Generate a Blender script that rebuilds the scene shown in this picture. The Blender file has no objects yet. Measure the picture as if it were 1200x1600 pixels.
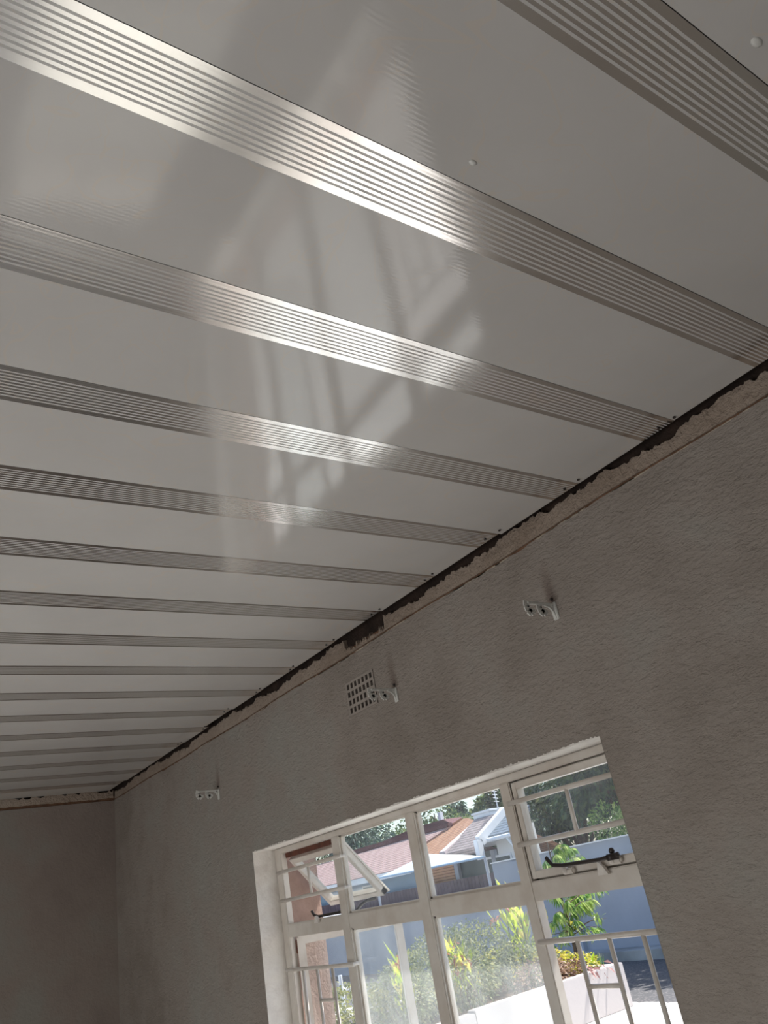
import bpy, bmesh, math, random
from mathutils import Vector, Matrix, Euler
random.seed(11)
SC = bpy.context.scene
COL = SC.collection
R = math.radians

# ------------------------------------------------------------------ camera
FPX = 1212.1                       # focal length in pixels of the 1200 wide frame
RC = Matrix(((0.81485242, -0.55270206, -0.17474546),
             (-0.11750063, -0.45268863, 0.88389287),
             (-0.56763469, -0.69970954, -0.43381726)))   # world -> camera
cam_d = bpy.data.cameras.new('camera'); cam = bpy.data.objects.new('camera', cam_d); COL.objects.link(cam)
cam_d.sensor_fit = 'HORIZONTAL'; cam_d.sensor_width = 36.0; cam_d.lens = 36.0 * FPX / 1200
cam_d.clip_start = 0.01; cam_d.clip_end = 400
cam.matrix_world = RC.transposed().to_4x4()
SC.camera = cam
# the camera stands at the origin; x runs out through the window, y along the window wall, z up

# ------------------------------------------------------------------ light
SKY = 0.27; SUN = 9.8; SUN_EL = 57; SUN_AZ = -15; FILL_SIDE = 48; FILL_REAR = 5
w = bpy.data.worlds.new('World'); SC.world = w; w.use_nodes = True
nt = w.node_tree; bg = nt.nodes['Background']
sky = nt.nodes.new('ShaderNodeTexSky'); sky.sky_type = 'NISHITA'; sky.sun_disc = False
sky.sun_elevation = R(SUN_EL); sky.sun_rotation = R(90 - SUN_AZ); sky.air_density = 1.0; sky.dust_density = 1.5
nt.links.new(sky.outputs[0], bg.inputs[0]); bg.inputs[1].default_value = SKY
sd = bpy.data.lights.new('sun', 'SUN'); sd.energy = SUN; sd.angle = R(0.6); sd.color = (1, .96, .9)
so = bpy.data.objects.new('sun', sd); COL.objects.link(so)
sv = Vector((math.cos(R(SUN_EL)) * math.cos(R(SUN_AZ)), math.cos(R(SUN_EL)) * math.sin(R(SUN_AZ)), math.sin(R(SUN_EL))))
so.rotation_euler = sv.to_track_quat('Z', 'Y').to_euler(); so.location = sv * 20 + Vector((8, 0, 0))
def area(name, loc, size, direction, energy, color):
    d = bpy.data.lights.new(name, 'AREA'); d.shape = 'RECTANGLE'; d.size, d.size_y = size; d.energy = energy; d.color = color
    o = bpy.data.objects.new(name, d); COL.objects.link(o); o.location = loc
    o.rotation_euler = Vector(direction).to_track_quat('-Z', 'Y').to_euler(); return o
# two added fill lamps that brighten the room from its unseen sides
area('added_side_fill', (-2.5, 1.4, -.85), (1.9, 1.7), (1, .05, .85), FILL_SIDE, (1.0, .97, .93))
area('added_rear_fill', (-.6, -2.13, -.55), (1.4, 1.1), (0, 1, .2), FILL_REAR, (1.0, .97, .94))
SC.view_settings.view_transform = 'Standard'; SC.view_settings.look = 'None'
SC.view_settings.exposure = 0.0; SC.view_settings.gamma = 1.0; SC.view_settings.use_curve_mapping = False
SC.cycles.use_denoising = True; SC.cycles.max_bounces = 10; SC.cycles.diffuse_bounces = 5
SC.cycles.glossy_bounces = 5; SC.cycles.transparent_max_bounces = 16
SC.cycles.caustics_reflective = False; SC.cycles.sample_clamp_indirect = 6

# ------------------------------------------------------------------ measuring helpers
def ray(px, py): return RC.transposed() @ Vector((px - 600, 800 - py, -FPX))
def onX(px, py, X): d = ray(px, py); return d * (X / d.x)
def onY(px, py, Y): d = ray(px, py); return d * (Y / d.y)
def onZ(px, py, Z): d = ray(px, py); return d * (Z / d.z)
def onP(px, py, p0, n): d = ray(px, py); return d * (Vector(p0).dot(n) / d.dot(n))

# ------------------------------------------------------------------ object helpers
KEEP = set()
def bag(): return bmesh.new()
def obj(name, bm, m=None, parent=None, smooth=False):
    me = bpy.data.meshes.new(name)
    bmesh.ops.recalc_face_normals(bm, faces=bm.faces) if id(bm) not in KEEP else None
    KEEP.discard(id(bm))
    bm.to_mesh(me); bm.free()
    if smooth:
        for p in me.polygons: p.use_smooth = True
    o = bpy.data.objects.new(name, me); COL.objects.link(o)
    if m is not None:
        for mm in (m if isinstance(m, (list, tuple)) else [m]): me.materials.append(mm)
    if parent is not None:
        o.parent = parent
        if parent.type == 'EMPTY' or True:
            o.matrix_parent_inverse = wm(parent).inverted()
    return o
def wm(o):
    m = Matrix.LocRotScale(o.location, o.rotation_euler, o.scale)
    if o.parent is not None: m = wm(o.parent) @ o.matrix_parent_inverse @ m
    return m
def thing(name, label, cat, loc, group=None):
    o = bpy.data.objects.new(name, None); COL.objects.link(o); o.location = loc; o.empty_display_size = .05
    o['label'] = label; o['category'] = cat
    if group: o['group'] = group
    return o
def tag(o, label, cat, group=None, kind=None):
    o['label'] = label; o['category'] = cat
    if group: o['group'] = group
    if kind: o['kind'] = kind
    return o
def struct(name, bm, m, label=None, parent=None, smooth=False):
    o = obj(name, bm, m, parent, smooth)
    if parent is None: o['kind'] = 'structure'
    if label: o['label'] = label
    return o
def box(bm, a, b, bev=0.0):
    a = Vector(a); b = Vector(b); c = (a + b) / 2; s = b - a
    g = bmesh.ops.create_cube(bm, size=1, matrix=Matrix.Translation(c) @ Matrix.Diagonal((abs(s.x), abs(s.y), abs(s.z), 1)))
    if bev > 0:
        vs = set(g['verts']); es = [e for e in bm.edges if e.verts[0] in vs and e.verts[1] in vs]
        bmesh.ops.bevel(bm, geom=es, offset=bev, segments=2, affect='EDGES')
def beam(bm, a, b, wx, wy, up=(0, 0, 1), bev=0.0):
    a = Vector(a); b = Vector(b); d = (b - a); L = d.length; z = d / L
    u = Vector(up); x = u.cross(z)
    if x.length < 1e-4: x = Vector((1, 0, 0)).cross(z)
    x.normalize(); y = z.cross(x)
    M = Matrix((x, y, z)).transposed().to_4x4(); M.translation = (a + b) / 2
    g = bmesh.ops.create_cube(bm, size=1, matrix=M @ Matrix.Diagonal((wx, wy, L, 1)))
    if bev > 0:
        vs = set(g['verts']); es = [e for e in bm.edges if e.verts[0] in vs and e.verts[1] in vs]
        bmesh.ops.bevel(bm, geom=es, offset=bev, segments=2, affect='EDGES')
def tube(bm, pts, r, n=8, cap=True):
    pts = [Vector(p) for p in pts]; rings = []
    rr = r if isinstance(r, (list, tuple)) else [r] * len(pts)
    t0 = (pts[1] - pts[0]).normalized(); x = t0.orthogonal().normalized()
    for i, p in enumerate(pts):
        t = (pts[min(i + 1, len(pts) - 1)] - pts[max(i - 1, 0)]).normalized()
        x = (x - t * x.dot(t)).normalized(); y = t.cross(x)
        rings.append([bm.verts.new(p + (x * math.cos(2 * math.pi * k / n) + y * math.sin(2 * math.pi * k / n)) * rr[i]) for k in range(n)])
    for a, b in zip(rings, rings[1:]):
        for k in range(n): bm.faces.new((a[k], a[(k + 1) % n], b[(k + 1) % n], b[k]))
    if cap: bm.faces.new(rings[0][::-1]); bm.faces.new(rings[-1])
def prism(bm, poly, off):
    """closed slab: polygon of points pushed by vector off"""
    off = Vector(off); a = [bm.verts.new(Vector(p)) for p in poly]; b = [bm.verts.new(Vector(p) + off) for p in poly]
    n = len(poly); bm.faces.new(a); bm.faces.new(b[::-1])
    for k in range(n): bm.faces.new((a[k], b[k], b[(k + 1) % n], a[(k + 1) % n]))

# ------------------------------------------------------------------ material helpers
class N:
    def __init__(s, name):
        s.m = bpy.data.materials.new(name); s.m.use_nodes = True; s.t = s.m.node_tree
        s.b = s.t.nodes['Principled BSDF']; s.out = s.t.nodes['Material Output']
    def n(s, typ, **kw):
        x = s.t.nodes.new(typ)
        for k, v in kw.items(): setattr(x, k, v)
        return x
    def l(s, a, b): s.t.links.new(a, b)
    def math(s, op, a, b=None, c=None):
        x = s.n('ShaderNodeMath', operation=op)
        for i, v in enumerate((a, b, c)):
            if v is None: continue
            if isinstance(v, (int, float)): x.inputs[i].default_value = v
            else: s.l(v, x.inputs[i])
        return x.outputs[0]
    def pos(s):
        tc = s.n('ShaderNodeNewGeometry'); return tc.outputs['Position']
    def noise(s, scale, detail=3, rough=.55, dist=0, vec=None, mapscale=None):
        x = s.n('ShaderNodeTexNoise'); x.inputs['Scale'].default_value = scale; x.inputs['Detail'].default_value = detail
        x.inputs['Roughness'].default_value = rough; x.inputs['Distortion'].default_value = dist
        v = vec if vec is not None else s.pos()
        if mapscale:
            mp = s.n('ShaderNodeMapping'); mp.inputs['Scale'].default_value = mapscale; s.l(v, mp.inputs[0]); v = mp.outputs[0]
        s.l(v, x.inputs['Vector']); return x.outputs[0]
    def ramp(s, f, stops):
        x = s.n('ShaderNodeValToRGB'); e = x.color_ramp.elements
        while len(e) < len(stops): e.new(.5)
        for i, (p, c) in enumerate(stops): e[i].position = p; e[i].color = (*c, 1) if len(c) == 3 else c
        s.l(f, x.inputs[0]); return x.outputs[0]
    def mix(s, f, a, b):
        x = s.n('ShaderNodeMix', data_type='RGBA')
        if isinstance(f, (int, float)): x.inputs[0].default_value = f
        else: s.l(f, x.inputs[0])
        for i, v in ((6, a), (7, b)):
            if isinstance(v, tuple): x.inputs[i].default_value = (*v, 1)
            else: s.l(v, x.inputs[i])
        return x.outputs[2]
    def bump(s, h, strength=.5, dist=.01, normal=None):
        x = s.n('ShaderNodeBump'); x.inputs['Strength'].default_value = strength; x.inputs['Distance'].default_value = dist
        s.l(h, x.inputs['Height'])
        if normal is not None: s.l(normal, x.inputs['Normal'])
        return x.outputs[0]
    def set(s, **kw):
        for k, v in kw.items():
            k = {'color': 'Base Color', 'rough': 'Roughness', 'metal': 'Metallic', 'spec': 'Specular IOR Level', 'normal': 'Normal', 'trans': 'Transmission Weight', 'coat': 'Coat Weight', 'alpha': 'Alpha'}.get(k, k)
            i = s.b.inputs[k]
            if isinstance(v, (int, float)): i.default_value = v
            elif isinstance(v, tuple): i.default_value = (*v, 1)
            else: s.l(v, i)
        return s.m
def plain(name, c, rough=.6, var=.12, scale=8, bump=0, metal=0, spec=.4):
    a = N(name); f = a.noise(scale, 4)
    lo = tuple(max(0, v * (1 - var)) for v in c); hi = tuple(min(1, v * (1 + var)) for v in c)
    a.set(color=a.ramp(f, [(.3, lo), (.7, hi)]), rough=rough, metal=metal, spec=spec)
    if bump: a.set(normal=a.bump(a.noise(scale * 6, 4), .6, bump))
    return a.m

S = 0.6974          # ceiling height above the camera
FL = -1.75          # room floor
P0, PITCH, SW = 0.6484, 0.25, 0.0769
XW = 1.285          # inner face of the window wall
YF = 4.15           # far wall

# plaster of the walls ------------------------------------------------------
def plaster(name, lo, mid, hi, bumpd, stretch=(1, 1, 1), stains=False):
    a = N(name)
    big = a.noise(1.3, 4, .6); mid_n = a.noise(7, 5, .6)
    col = a.ramp(a.math('ADD', a.math('MULTIPLY', big, .65), a.math('MULTIPLY', mid_n, .35)), [(.38, lo), (.5, mid), (.62, hi)])
    # streaks of rain stain under the top edge
    g = a.noise(62, 5, .65, .2, mapscale=stretch); v = a.noise(150, 3, .6, mapscale=stretch); tr = a.noise(11, 3, .5, .6)
    h = a.math('ADD', a.math('ADD', a.math('MULTIPLY', g, 1.0), a.math('MULTIPLY', v, .35)), a.math('MULTIPLY', tr, .6))
    if stains:
        sp_ = a.n('ShaderNodeSeparateXYZ'); a.l(a.pos(), sp_.inputs[0]); wob = a.math('MULTIPLY', a.math('SUBTRACT', a.noise(20, 3), .5), .02)
        for by, bz in ((1.071, .497), (1.685, .492), (2.886, .461)):
            dy = a.math('ABSOLUTE', a.math('ADD', a.math('SUBTRACT', sp_.outputs[1], by), wob))
            my = a.n('ShaderNodeMapRange'); my.interpolation_type = 'SMOOTHSTEP'; a.l(dy, my.inputs[0]); my.inputs[1].default_value = .022; my.inputs[2].default_value = .002
            mz = a.n('ShaderNodeMapRange'); a.l(sp_.outputs[2], mz.inputs[0]); mz.inputs[1].default_value = bz + .11; mz.inputs[2].default_value = bz + .01
            ok_ = a.math('GREATER_THAN', sp_.outputs[2], bz)
            f_ = a.math('MULTIPLY', a.math('MULTIPLY', my.outputs[0], mz.outputs[0]), a.math('MULTIPLY', ok_, .6)); col = a.mix(f_, col, (.13, .085, .07))
    a.set(color=col, rough=.85, spec=.25, normal=a.bump(h, .9, bumpd)); return a.m
M_wall = plaster('painted_rough_plaster', (.27, .235, .205), (.325, .287, .255), (.33, .315, .285), .012, (1, .7, 1.5), True)
M_strip = plaster('bare_rough_plaster', (.30, .235, .185), (.37, .30, .245), (.43, .36, .30), .016)
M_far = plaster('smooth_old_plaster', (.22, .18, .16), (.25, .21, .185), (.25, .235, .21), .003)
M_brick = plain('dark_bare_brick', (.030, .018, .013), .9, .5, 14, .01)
M_crack = plain('brown_crack_filler', (.16, .085, .05), .9, .4, 30, .004)
a = N('white_reveal_paint'); M_reveal = a.set(color=a.ramp(a.noise(16, 5, .65), [(.3, (.60, .56, .52)), (.55, (.72, .69, .65))]), rough=.7, normal=a.bump(a.noise(60, 4), .7, .004))
a = N('yellowed_white_gloss_paint'); M_frame = a.set(color=a.ramp(a.noise(12, 4, .6), [(.35, (.52, .47, .42)), (.6, (.60, .565, .52))]), rough=.3, spec=.5, normal=a.bump(a.noise(80, 3), .25, .001))
M_rust = plain('rust_stain', (.11, .04, .025), .8, .4, 40)
M_dark = plain('dark_bronze_metal', (.022, .016, .014), .4, .2, 30, spec=.5)
M_bracket = plain('white_bracket_enamel', (.62, .62, .59), .3, .05, 10)
a = N('terrazzo_floor')
M_floor = a.set(color=a.ramp(a.noise(6, 5, .6), [(.3, (.66, .64, .61)), (.7, (.76, .74, .71))]), rough=.45)
def glass(name, haze):
    a = N(name); t = a.t; t.nodes.remove(a.b)
    tr = a.n('ShaderNodeBsdfTransparent'); tr.inputs[0].default_value = (.95, .97, .97, 1)
    gl = a.n('ShaderNodeBsdfGlossy'); gl.inputs['Roughness'].default_value = .02
    df = a.n('ShaderNodeBsdfTranslucent'); df.inputs[0].default_value = (.9, .92, .92, 1)
    lw = a.n('ShaderNodeLayerWeight'); lw.inputs[0].default_value = .5; frf = a.math('ADD', .035, a.math('MULTIPLY', a.math('POWER', lw.outputs['Facing'], 5.0), .6))
    m1 = a.n('ShaderNodeMixShader'); m2 = a.n('ShaderNodeMixShader')
    hz = a.ramp(a.noise(5, 5, .65, mapscale=(1, 1.6, .5)), [(.35, (haze * .55,) * 3), (.7, (haze * 1.3,) * 3)])
    a.l(hz, m1.inputs[0]); a.l(tr.outputs[0], m1.inputs[1]); a.l(df.outputs[0], m1.inputs[2])
    a.l(frf, m2.inputs[0]); a.l(m1.outputs[0], m2.inputs[1]); a.l(gl.outputs[0], m2.inputs[2])
    a.l(m2.outputs[0], a.out.inputs[0]); return a.m
M_glass = glass('window_glass', .035); M_dirty = glass('dusty_window_glass', .095)

# PVC ceiling board: white with silver foil bands along x --------------------
a = N('white_board_with_silver_foil')
pos = a.pos(); sp = a.n('ShaderNodeSeparateXYZ'); a.l(pos, sp.inputs[0])
v = a.math('FLOORED_MODULO', a.math('SUBTRACT', sp.outputs[1], P0), PITCH)
instripe = a.math('LESS_THAN', v, SW)
BW = .0099; LP = .00678
u = a.math('SUBTRACT', v, BW)
inl = a.math('MULTIPLY', a.math('GREATER_THAN', u, 0), a.math('LESS_THAN', u, LP * 8.43))
lm = a.math('MULTIPLY', inl, a.math('LESS_THAN', a.math('FLOORED_MODULO', u, LP), LP * .43))
silver = a.math('MULTIPLY', instripe, a.math('SUBTRACT', 1.0, lm))
# faint golden scroll print on the white
sc1 = a.noise(5.2, 1.5, .5, 1.6, mapscale=(1.0, 1.0, 0)); sc2 = a.noise(9, 1.0, .5, 2.4, mapscale=(1.0, 1.0, 0))
ln = a.math('LESS_THAN', a.math('ABSOLUTE', a.math('SUBTRACT', sc1, .5)), .006)
ln2 = a.math('LESS_THAN', a.math('ABSOLUTE', a.math('SUBTRACT', sc2, .52)), .006)
scroll = a.math('MULTIPLY', a.math('MAXIMUM', ln, ln2), .45)
smudge = a.ramp(a.noise(3.5, 5, .65), [(.3, (.50, .485, .465)), (.7, (.545, .53, .51))])
white = a.mix(scroll, smudge, (.57, .50, .42))
colr = a.mix(silver, white, (.79, .775, .755))
ridge = a.math('SINE', a.math('MULTIPLY', sp.outputs[1], 2 * math.pi / .0052))
wav = a.noise(2.2, 1.5, .4, mapscale=(.55, 1.0, 0))
bn = a.bump(ridge, 1.0, .0000070)
bn = a.bump(wav, 1.0, .004, bn)
a.set(color=colr, metal=silver, rough=a.math('ADD', .08, a.math('MULTIPLY', silver, .085)), spec=.55, normal=bn)
M_ceil = a.m

# ================================================================== the room
# ceiling boards
bm = bag(); random.seed(4)
KS = range(-12, 15)
ends = {}
for k in KS:
    y0 = P0 + k * PITCH; y1 = min(y0 + PITCH, YF - .012)
    if y0 > YF - .03: continue
    xe = {-1: 1.266, 0: 1.268, 1: 1.267, 2: 1.259, 3: 1.259, 4: 1.254, 5: 1.257, 6: 1.257, 7: 1.26, 8: 1.253, 9: 1.27}.get(k, 1.255 + random.random() * .014)
    ends[k] = (y0, xe)
    box(bm, (-2.6, y0 + .0006, S), (xe, y1 - .0004, S + .009))
ceiling = struct('ceiling', bm, M_ceil, 'white plastic ceiling boards with silver pinstripe foil bands')
# the fixing nails at the board ends
for k, (y0, xe) in ends.items():
    if not -3 <= k <= 10: continue
    for dy, dx in ((-.013, .017), (.030, .012)):
        bm = bag()
        bmesh.ops.create_cone(bm, cap_ends=True, segments=10, radius1=.0034, radius2=.0028, depth=.003, matrix=Matrix.Translation((xe - dx + random.uniform(-.004, .004), y0 + dy + random.uniform(-.006, .006), S - .001)))
        obj('nail_head', bm, M_dark, ceiling)
for q, sz in (((1182, 66), .006), ((739, 254), .004), ((640, 1268), .003)):
    c = onZ(*q, S); bm = bag(); bmesh.ops.create_icosphere(bm, subdivisions=2, radius=sz, matrix=Matrix.Translation(c) @ Matrix.Diagonal((1.4, .8, .4, 1)))
    if q[1] < 1000: obj('paint_chip', bm, M_bracket, ceiling, True)
# roof void over the boards
bm = bag(); box(bm, (-2.8, -2.4, S + .30), (1.66, YF + .2, S + .36)); struct('trim_1', bm, M_brick)
bm = bag(); box(bm, (-2.8, -2.4, FL - .1), (1.30, YF + .2, FL)); struct('floor', bm, M_floor)

# window wall: plaster face with the window opening, brick core behind
OY0, OY1, OZ0, OZ1 = 1.05, 2.648, -1.36, .2
def wavy_grid_wall():
    bm = bag(); X0 = XW; ys = []; zs = []
    zt = .648
    def q(y0, y1, z0, z1):
        bm.faces.new([bm.verts.new(p) for p in ((X0, y0, z0), (X0, y1, z0), (X0, y1, z1), (X0, y0, z1))])
    # coarse faces plus a jittered crack edge and jittered head edge
    q(-2.3, OY0, FL, OZ1); q(OY1, YF, FL, OZ1); q(OY0, OY1, FL, OZ0)
    rnd = random.Random(3)
    y = -2.3; pts = []
    while y < YF: pts.append(y); y += .012 + rnd.random() * .02
    pts.append(YF)
    top = [zt + (.0 if rnd.random() > .35 else rnd.uniform(-.004, .0)) + .002 * math.sin(p * 9) + .006 * (1 if 3.1 < p else 0) * (p - 3.1) for p in pts]
    low = [bm.verts.new((X0, p, OZ1)) for p in pts]; hi = [bm.verts.new((X0, p, t)) for p, t in zip(pts, top)]
    hb = [bm.verts.new((X0 + .009, p, t)) for p, t in zip(pts, top)]
    for i in range(len(pts) - 1):
        bm.faces.new((low[i], low[i + 1], hi[i + 1], hi[i])); bm.faces.new((hi[i], hi[i + 1], hb[i + 1], hb[i]))
    return bm
bmw = wavy_grid_wall()
wall_r = struct('wall_right', bmw, M_wall, 'rough grey painted plaster wall around the window')
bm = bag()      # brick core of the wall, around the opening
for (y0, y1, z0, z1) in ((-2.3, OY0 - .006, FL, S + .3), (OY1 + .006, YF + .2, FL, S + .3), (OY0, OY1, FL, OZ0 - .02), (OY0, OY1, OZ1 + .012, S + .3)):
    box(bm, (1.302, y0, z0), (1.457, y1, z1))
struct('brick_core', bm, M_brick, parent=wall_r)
# crack line filler and bare strip above it
bm = bag(); box(bm, (1.290, -2.3, .636), (1.302, YF, .668)); struct('crack_filler', bm, M_crack, parent=wall_r)
bm = bag(); rnd = random.Random(8); y = -2.3; pts = []
while y < YF: pts.append(y); y += .002 + rnd.random() * .004
pts.append(YF)
def ragged(p):
    base = .692 + .006 * math.sin(p * 7.3) + .004 * math.sin(p * 23 + 1) + .003 * math.sin(p * 61)
    if .43 < p < .64: base += .004
    if 1.685 < p < 1.90: base = .662 + (.012 if rnd.random() < .3 else 0)
    if 2.35 < p < 3.3: base += .003 * math.sin(p * 31)
    return base + .0025 * math.sin(p * 173 + 2 * math.sin(p * 41)) + rnd.uniform(-.0022, .0022)
tops = [ragged(p) for p in pts]
lo = [bm.verts.new((XW + .001, p, .6535 + .0022 * math.sin(p * 9) + rnd.uniform(-.0006, .0006) + .006 * max(0, p - 3.1))) for p in pts]
hi = [bm.verts.new((XW + .001 + rnd.uniform(0, .002), p, t)) for p, t in zip(pts, tops)]
lob = [bm.verts.new((XW + .013, v.co.y, v.co.z)) for v in lo]
hb = [bm.verts.new((XW + .0155, p, t + .003)) for p, t in zip(pts, tops)]
for i in range(len(pts) - 1):
    bm.faces.new((lo[i], lo[i + 1], hi[i + 1], hi[i])); bm.faces.new((hi[i], hi[i + 1], hb[i + 1], hb[i])); bm.faces.new((lob[i], lob[i + 1], lo[i + 1], lo[i]))
struct('bare_plaster_strip', bm, M_strip, 'bare plaster strip with a ragged top edge', parent=wall_r)
# pale ragged paint edge just under the crack
bm = bag(); rnd = random.Random(5)
for i in range(150):
    y = rnd.uniform(-.2, 3.0); L = rnd.uniform(.01, .07); h = rnd.uniform(.001, .0045); z = .6478 + .002 * math.sin(y * 9)
    n = 5; a1 = [bm.verts.new((XW - .0008, y + L * i_ / n, z)) for i_ in range(n + 1)]
    b1 = [bm.verts.new((XW - .0008, y + L * i_ / n, z - (0.0005 if i_ in (0, n) else h * rnd.uniform(.5, 1)))) for i_ in range(n + 1)]
    for i_ in range(n): bm.faces.new((a1[i_], a1[i_ + 1], b1[i_ + 1], b1[i_]))
M_pale = plain('pale_paint_flakes', (.42, .37, .30), .8, .1, 30)
struct('flaking_paint_edge', bm, M_pale, parent=wall_r)

# far wall
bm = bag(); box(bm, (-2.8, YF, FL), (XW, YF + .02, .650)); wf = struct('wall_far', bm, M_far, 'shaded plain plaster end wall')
bm = bag(); box(bm, (-2.8, YF + .006, .640), (1.3, YF + .03, .672)); struct('crack_filler', bm, M_crack, parent=wf)
bm = bag(); rnd = random.Random(2); x = -2.8; pts = []
while x < XW + .01: pts.append(x); x += .008 + rnd.random() * .02
lo = [bm.verts.new((p, YF - .003, .661 + rnd.uniform(-.002, .002))) for p in pts]
hi = [bm.verts.new((p, YF - .006, .700 if rnd.random() > .25 else .690)) for p in pts]
for i in range(len(pts) - 1): bm.faces.new((lo[i], lo[i + 1], hi[i + 1], hi[i]))
struct('bare_plaster_strip', bm, M_strip, parent=wf)
bm = bag(); box(bm, (-2.8, YF + .02, FL), (1.3, YF + .2, S + .3)); struct('brick_core', bm, M_brick, parent=wf)
bm = bag(); box(bm, (XW - .018, -2.3, FL), (XW, YF, FL + .11), .004); struct('bounce_strip_right', bm, M_reveal)  # unseen white strip added to brighten the low wall mirrored in the foil
bm = bag(); box(bm, (-2.6, YF - .018, FL), (XW - .02, YF, FL + .11), .004); struct('baseboard_far', bm, M_reveal)
# unseen left and rear walls with openings invented for the fill lamps
bm = bag()
for (y0, y1, z0, z1) in ((-2.3, .35, FL, S + .3), (2.45, YF + .2, FL, S + .3), (.35, 2.45, .3, S + .3)): box(bm, (-2.82, y0, z0), (-2.62, y1, z1))
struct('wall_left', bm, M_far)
bm = bag()
for (x0, x1, z0, z1) in ((-2.8, -1.35, FL, S + .3), (.15, 1.5, FL, S + .3), (-1.35, .15, FL, -1.15), (-1.35, .15, .1, S + .3)): box(bm, (x0, -2.38, z0), (x1, -2.18, z1))
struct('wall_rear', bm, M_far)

# reveal of the window opening (painted white), with a ragged paint edge on the wall face
FX0, FX1 = 1.366, 1.390
bm = bag(); rnd = random.Random(9)
def strip(pa, pb, n, jit):
    A = [bm.verts.new(Vector(pa[0]).lerp(Vector(pa[1]), i / n) + Vector(jit(i))) for i in range(n + 1)]
    B = [bm.verts.new(Vector(pb[0]).lerp(Vector(pb[1]), i / n)) for i in range(n + 1)]
    for i in range(n): bm.faces.new((A[i], A[i + 1], B[i + 1], B[i]))
z0 = (0, 0, 0)
strip(((XW - .001, OY0, OZ1), (XW - .001, OY1, OZ1)), ((FX0 + .01, OY0, OZ1), (FX0 + .01, OY1, OZ1)), 60, lambda i: (0, 0, 0))
strip(((XW - .001, OY1 - .001, OZ1), (XW - .001, OY1 - .001, OZ0)), ((FX0 + .01, OY1 - .001, OZ1), (FX0 + .01, OY1 - .001, OZ0)), 60, lambda i: z0)
strip(((XW - .001, OY0, OZ1), (XW - .001, OY0, OZ0)), ((FX0 + .01, OY0, OZ1), (FX0 + .01, OY0, OZ0)), 60, lambda i: z0)
strip(((XW - .001, OY0, OZ0), (XW - .001, OY1, OZ0)), ((FX0 + .01, OY0, OZ0), (FX0 + .01, OY1, OZ0)), 10, lambda i: z0)
strip(((XW - .001, OY0, OZ1), (XW - .001, OY1, OZ1)), ((XW - .0012, OY0, OZ1 + .0005), (XW - .0012, OY1, OZ1 + .0005)), 420, lambda i: z0)
e = [v for v in bm.verts if abs(v.co.x - (XW - .0012)) < 1e-5 and v.co.z > OZ1]
for v in e: v.co.z += rnd.random() ** 2 * .004 + .003 * (.5 + .5 * math.sin(v.co.y * 47) * math.sin(v.co.y * 19))
struct('trim_2', bm, M_reveal, 'white painted plaster reveal around the window')
# outer side: brick soffit and outer wall face
bm = bag()
box(bm, (FX1 + .002, OY0 - .02, OZ1 + .004), (1.457, OY1 + .02, OZ1 + .012))
for y0, y1 in ((OY0 - .02, OY0 + .012), (OY1 - .012, OY1 + .02)): box(bm, (FX1 + .002, y0, OZ0), (1.52, y1, OZ1))
box(bm, (FX1 + .002, OY0 - .02, OZ0 - .03), (1.49, OY1 + .02, OZ0))
M_redbrick = plain('pinkish_brown_outer_render', (.34, .235, .195), .85, .15, 18, .004)
struct('trim_3', bm, M_redbrick, 'pinkish brown outer reveal of the window')

# ================================================================== window
win = bpy.data.objects.new('window_1', None); COL.objects.link(win); win.location = (1.385, 1.85, OZ0); win['kind'] = 'structure'
win['label'] = 'white steel window of four columns with open vent and casements'
bm = bag()
bb = .0025
ZT, ZB, ZTr0, ZTr1 = .181, -1.345, -.036, -.077
# columns openings (y from right to left in the picture is from small to large)
C = {'c4': (1.093, 1.422), 'c3': (1.457, 1.812), 'c2': (1.857, 2.217), 'c1': (2.260, 2.605)}
box(bm, (FX0, OY0, ZT), (FX1, OY1, OZ1 - .001), bb)
box(bm, (FX0, OY0, OZ0), (FX1, OY1, ZB), bb)
box(bm, (FX0 + .0006, 2.605, OZ0), (FX1, OY1 - .001, OZ1 - .002), bb); box(bm, (FX0 + .0006, OY0 + .001, OZ0), (FX1, 1.093, OZ1 - .002), bb)
# outer rim that thins the fixed panes: a small rebate all round each opening
def rebate(bmx, y0, y1, z0, z1, xa, xb, t):
    box(bmx, (xa, y0, z0), (xb, y0 + t, z1)); box(bmx, (xa, y1 - t, z0), (xb, y1, z1))
    box(bmx, (xa, y0, z0), (xb, y1, z0 + t)); box(bmx, (xa, y0, z1 - t), (xb, y1, z1))
obj('window_frame', bm, M_frame, win)
for nm, (y0, y1) in (('m', (1.422, 1.457)), ('m', (1.812, 1.857)), ('m', (2.217, 2.260))):
    bm = bag(); box(bm, (FX0 - .001, y0, ZB), (FX1 + .001, y1, ZT), bb); obj('mullion', bm, M_frame, win)
bm = bag(); box(bm, (FX0 + .0012, OY0 + .01, ZTr1), (FX1 - .001, OY1 - .01, ZTr0), bb); obj('transom', bm, M_frame, win)
for c in ('c2', 'c3'):
    y0, y1 = C[c]
    for z0_, z1_, mt in ((ZTr0, ZT, M_glass), (ZB, ZTr1, M_dirty)):
        bm = bag(); rebate(bm, y0, y1, z0_, z1_, FX1 - .016, FX1 - .002, .005); f = obj('glazing_bead', bm, M_frame, win)
        bm = bag(); box(bm, (FX1 - .011, y0 + .003, z0_ + .003), (FX1 - .008, y1 - .003, z1_ - .003)); obj('pane', bm, mt, f)
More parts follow.
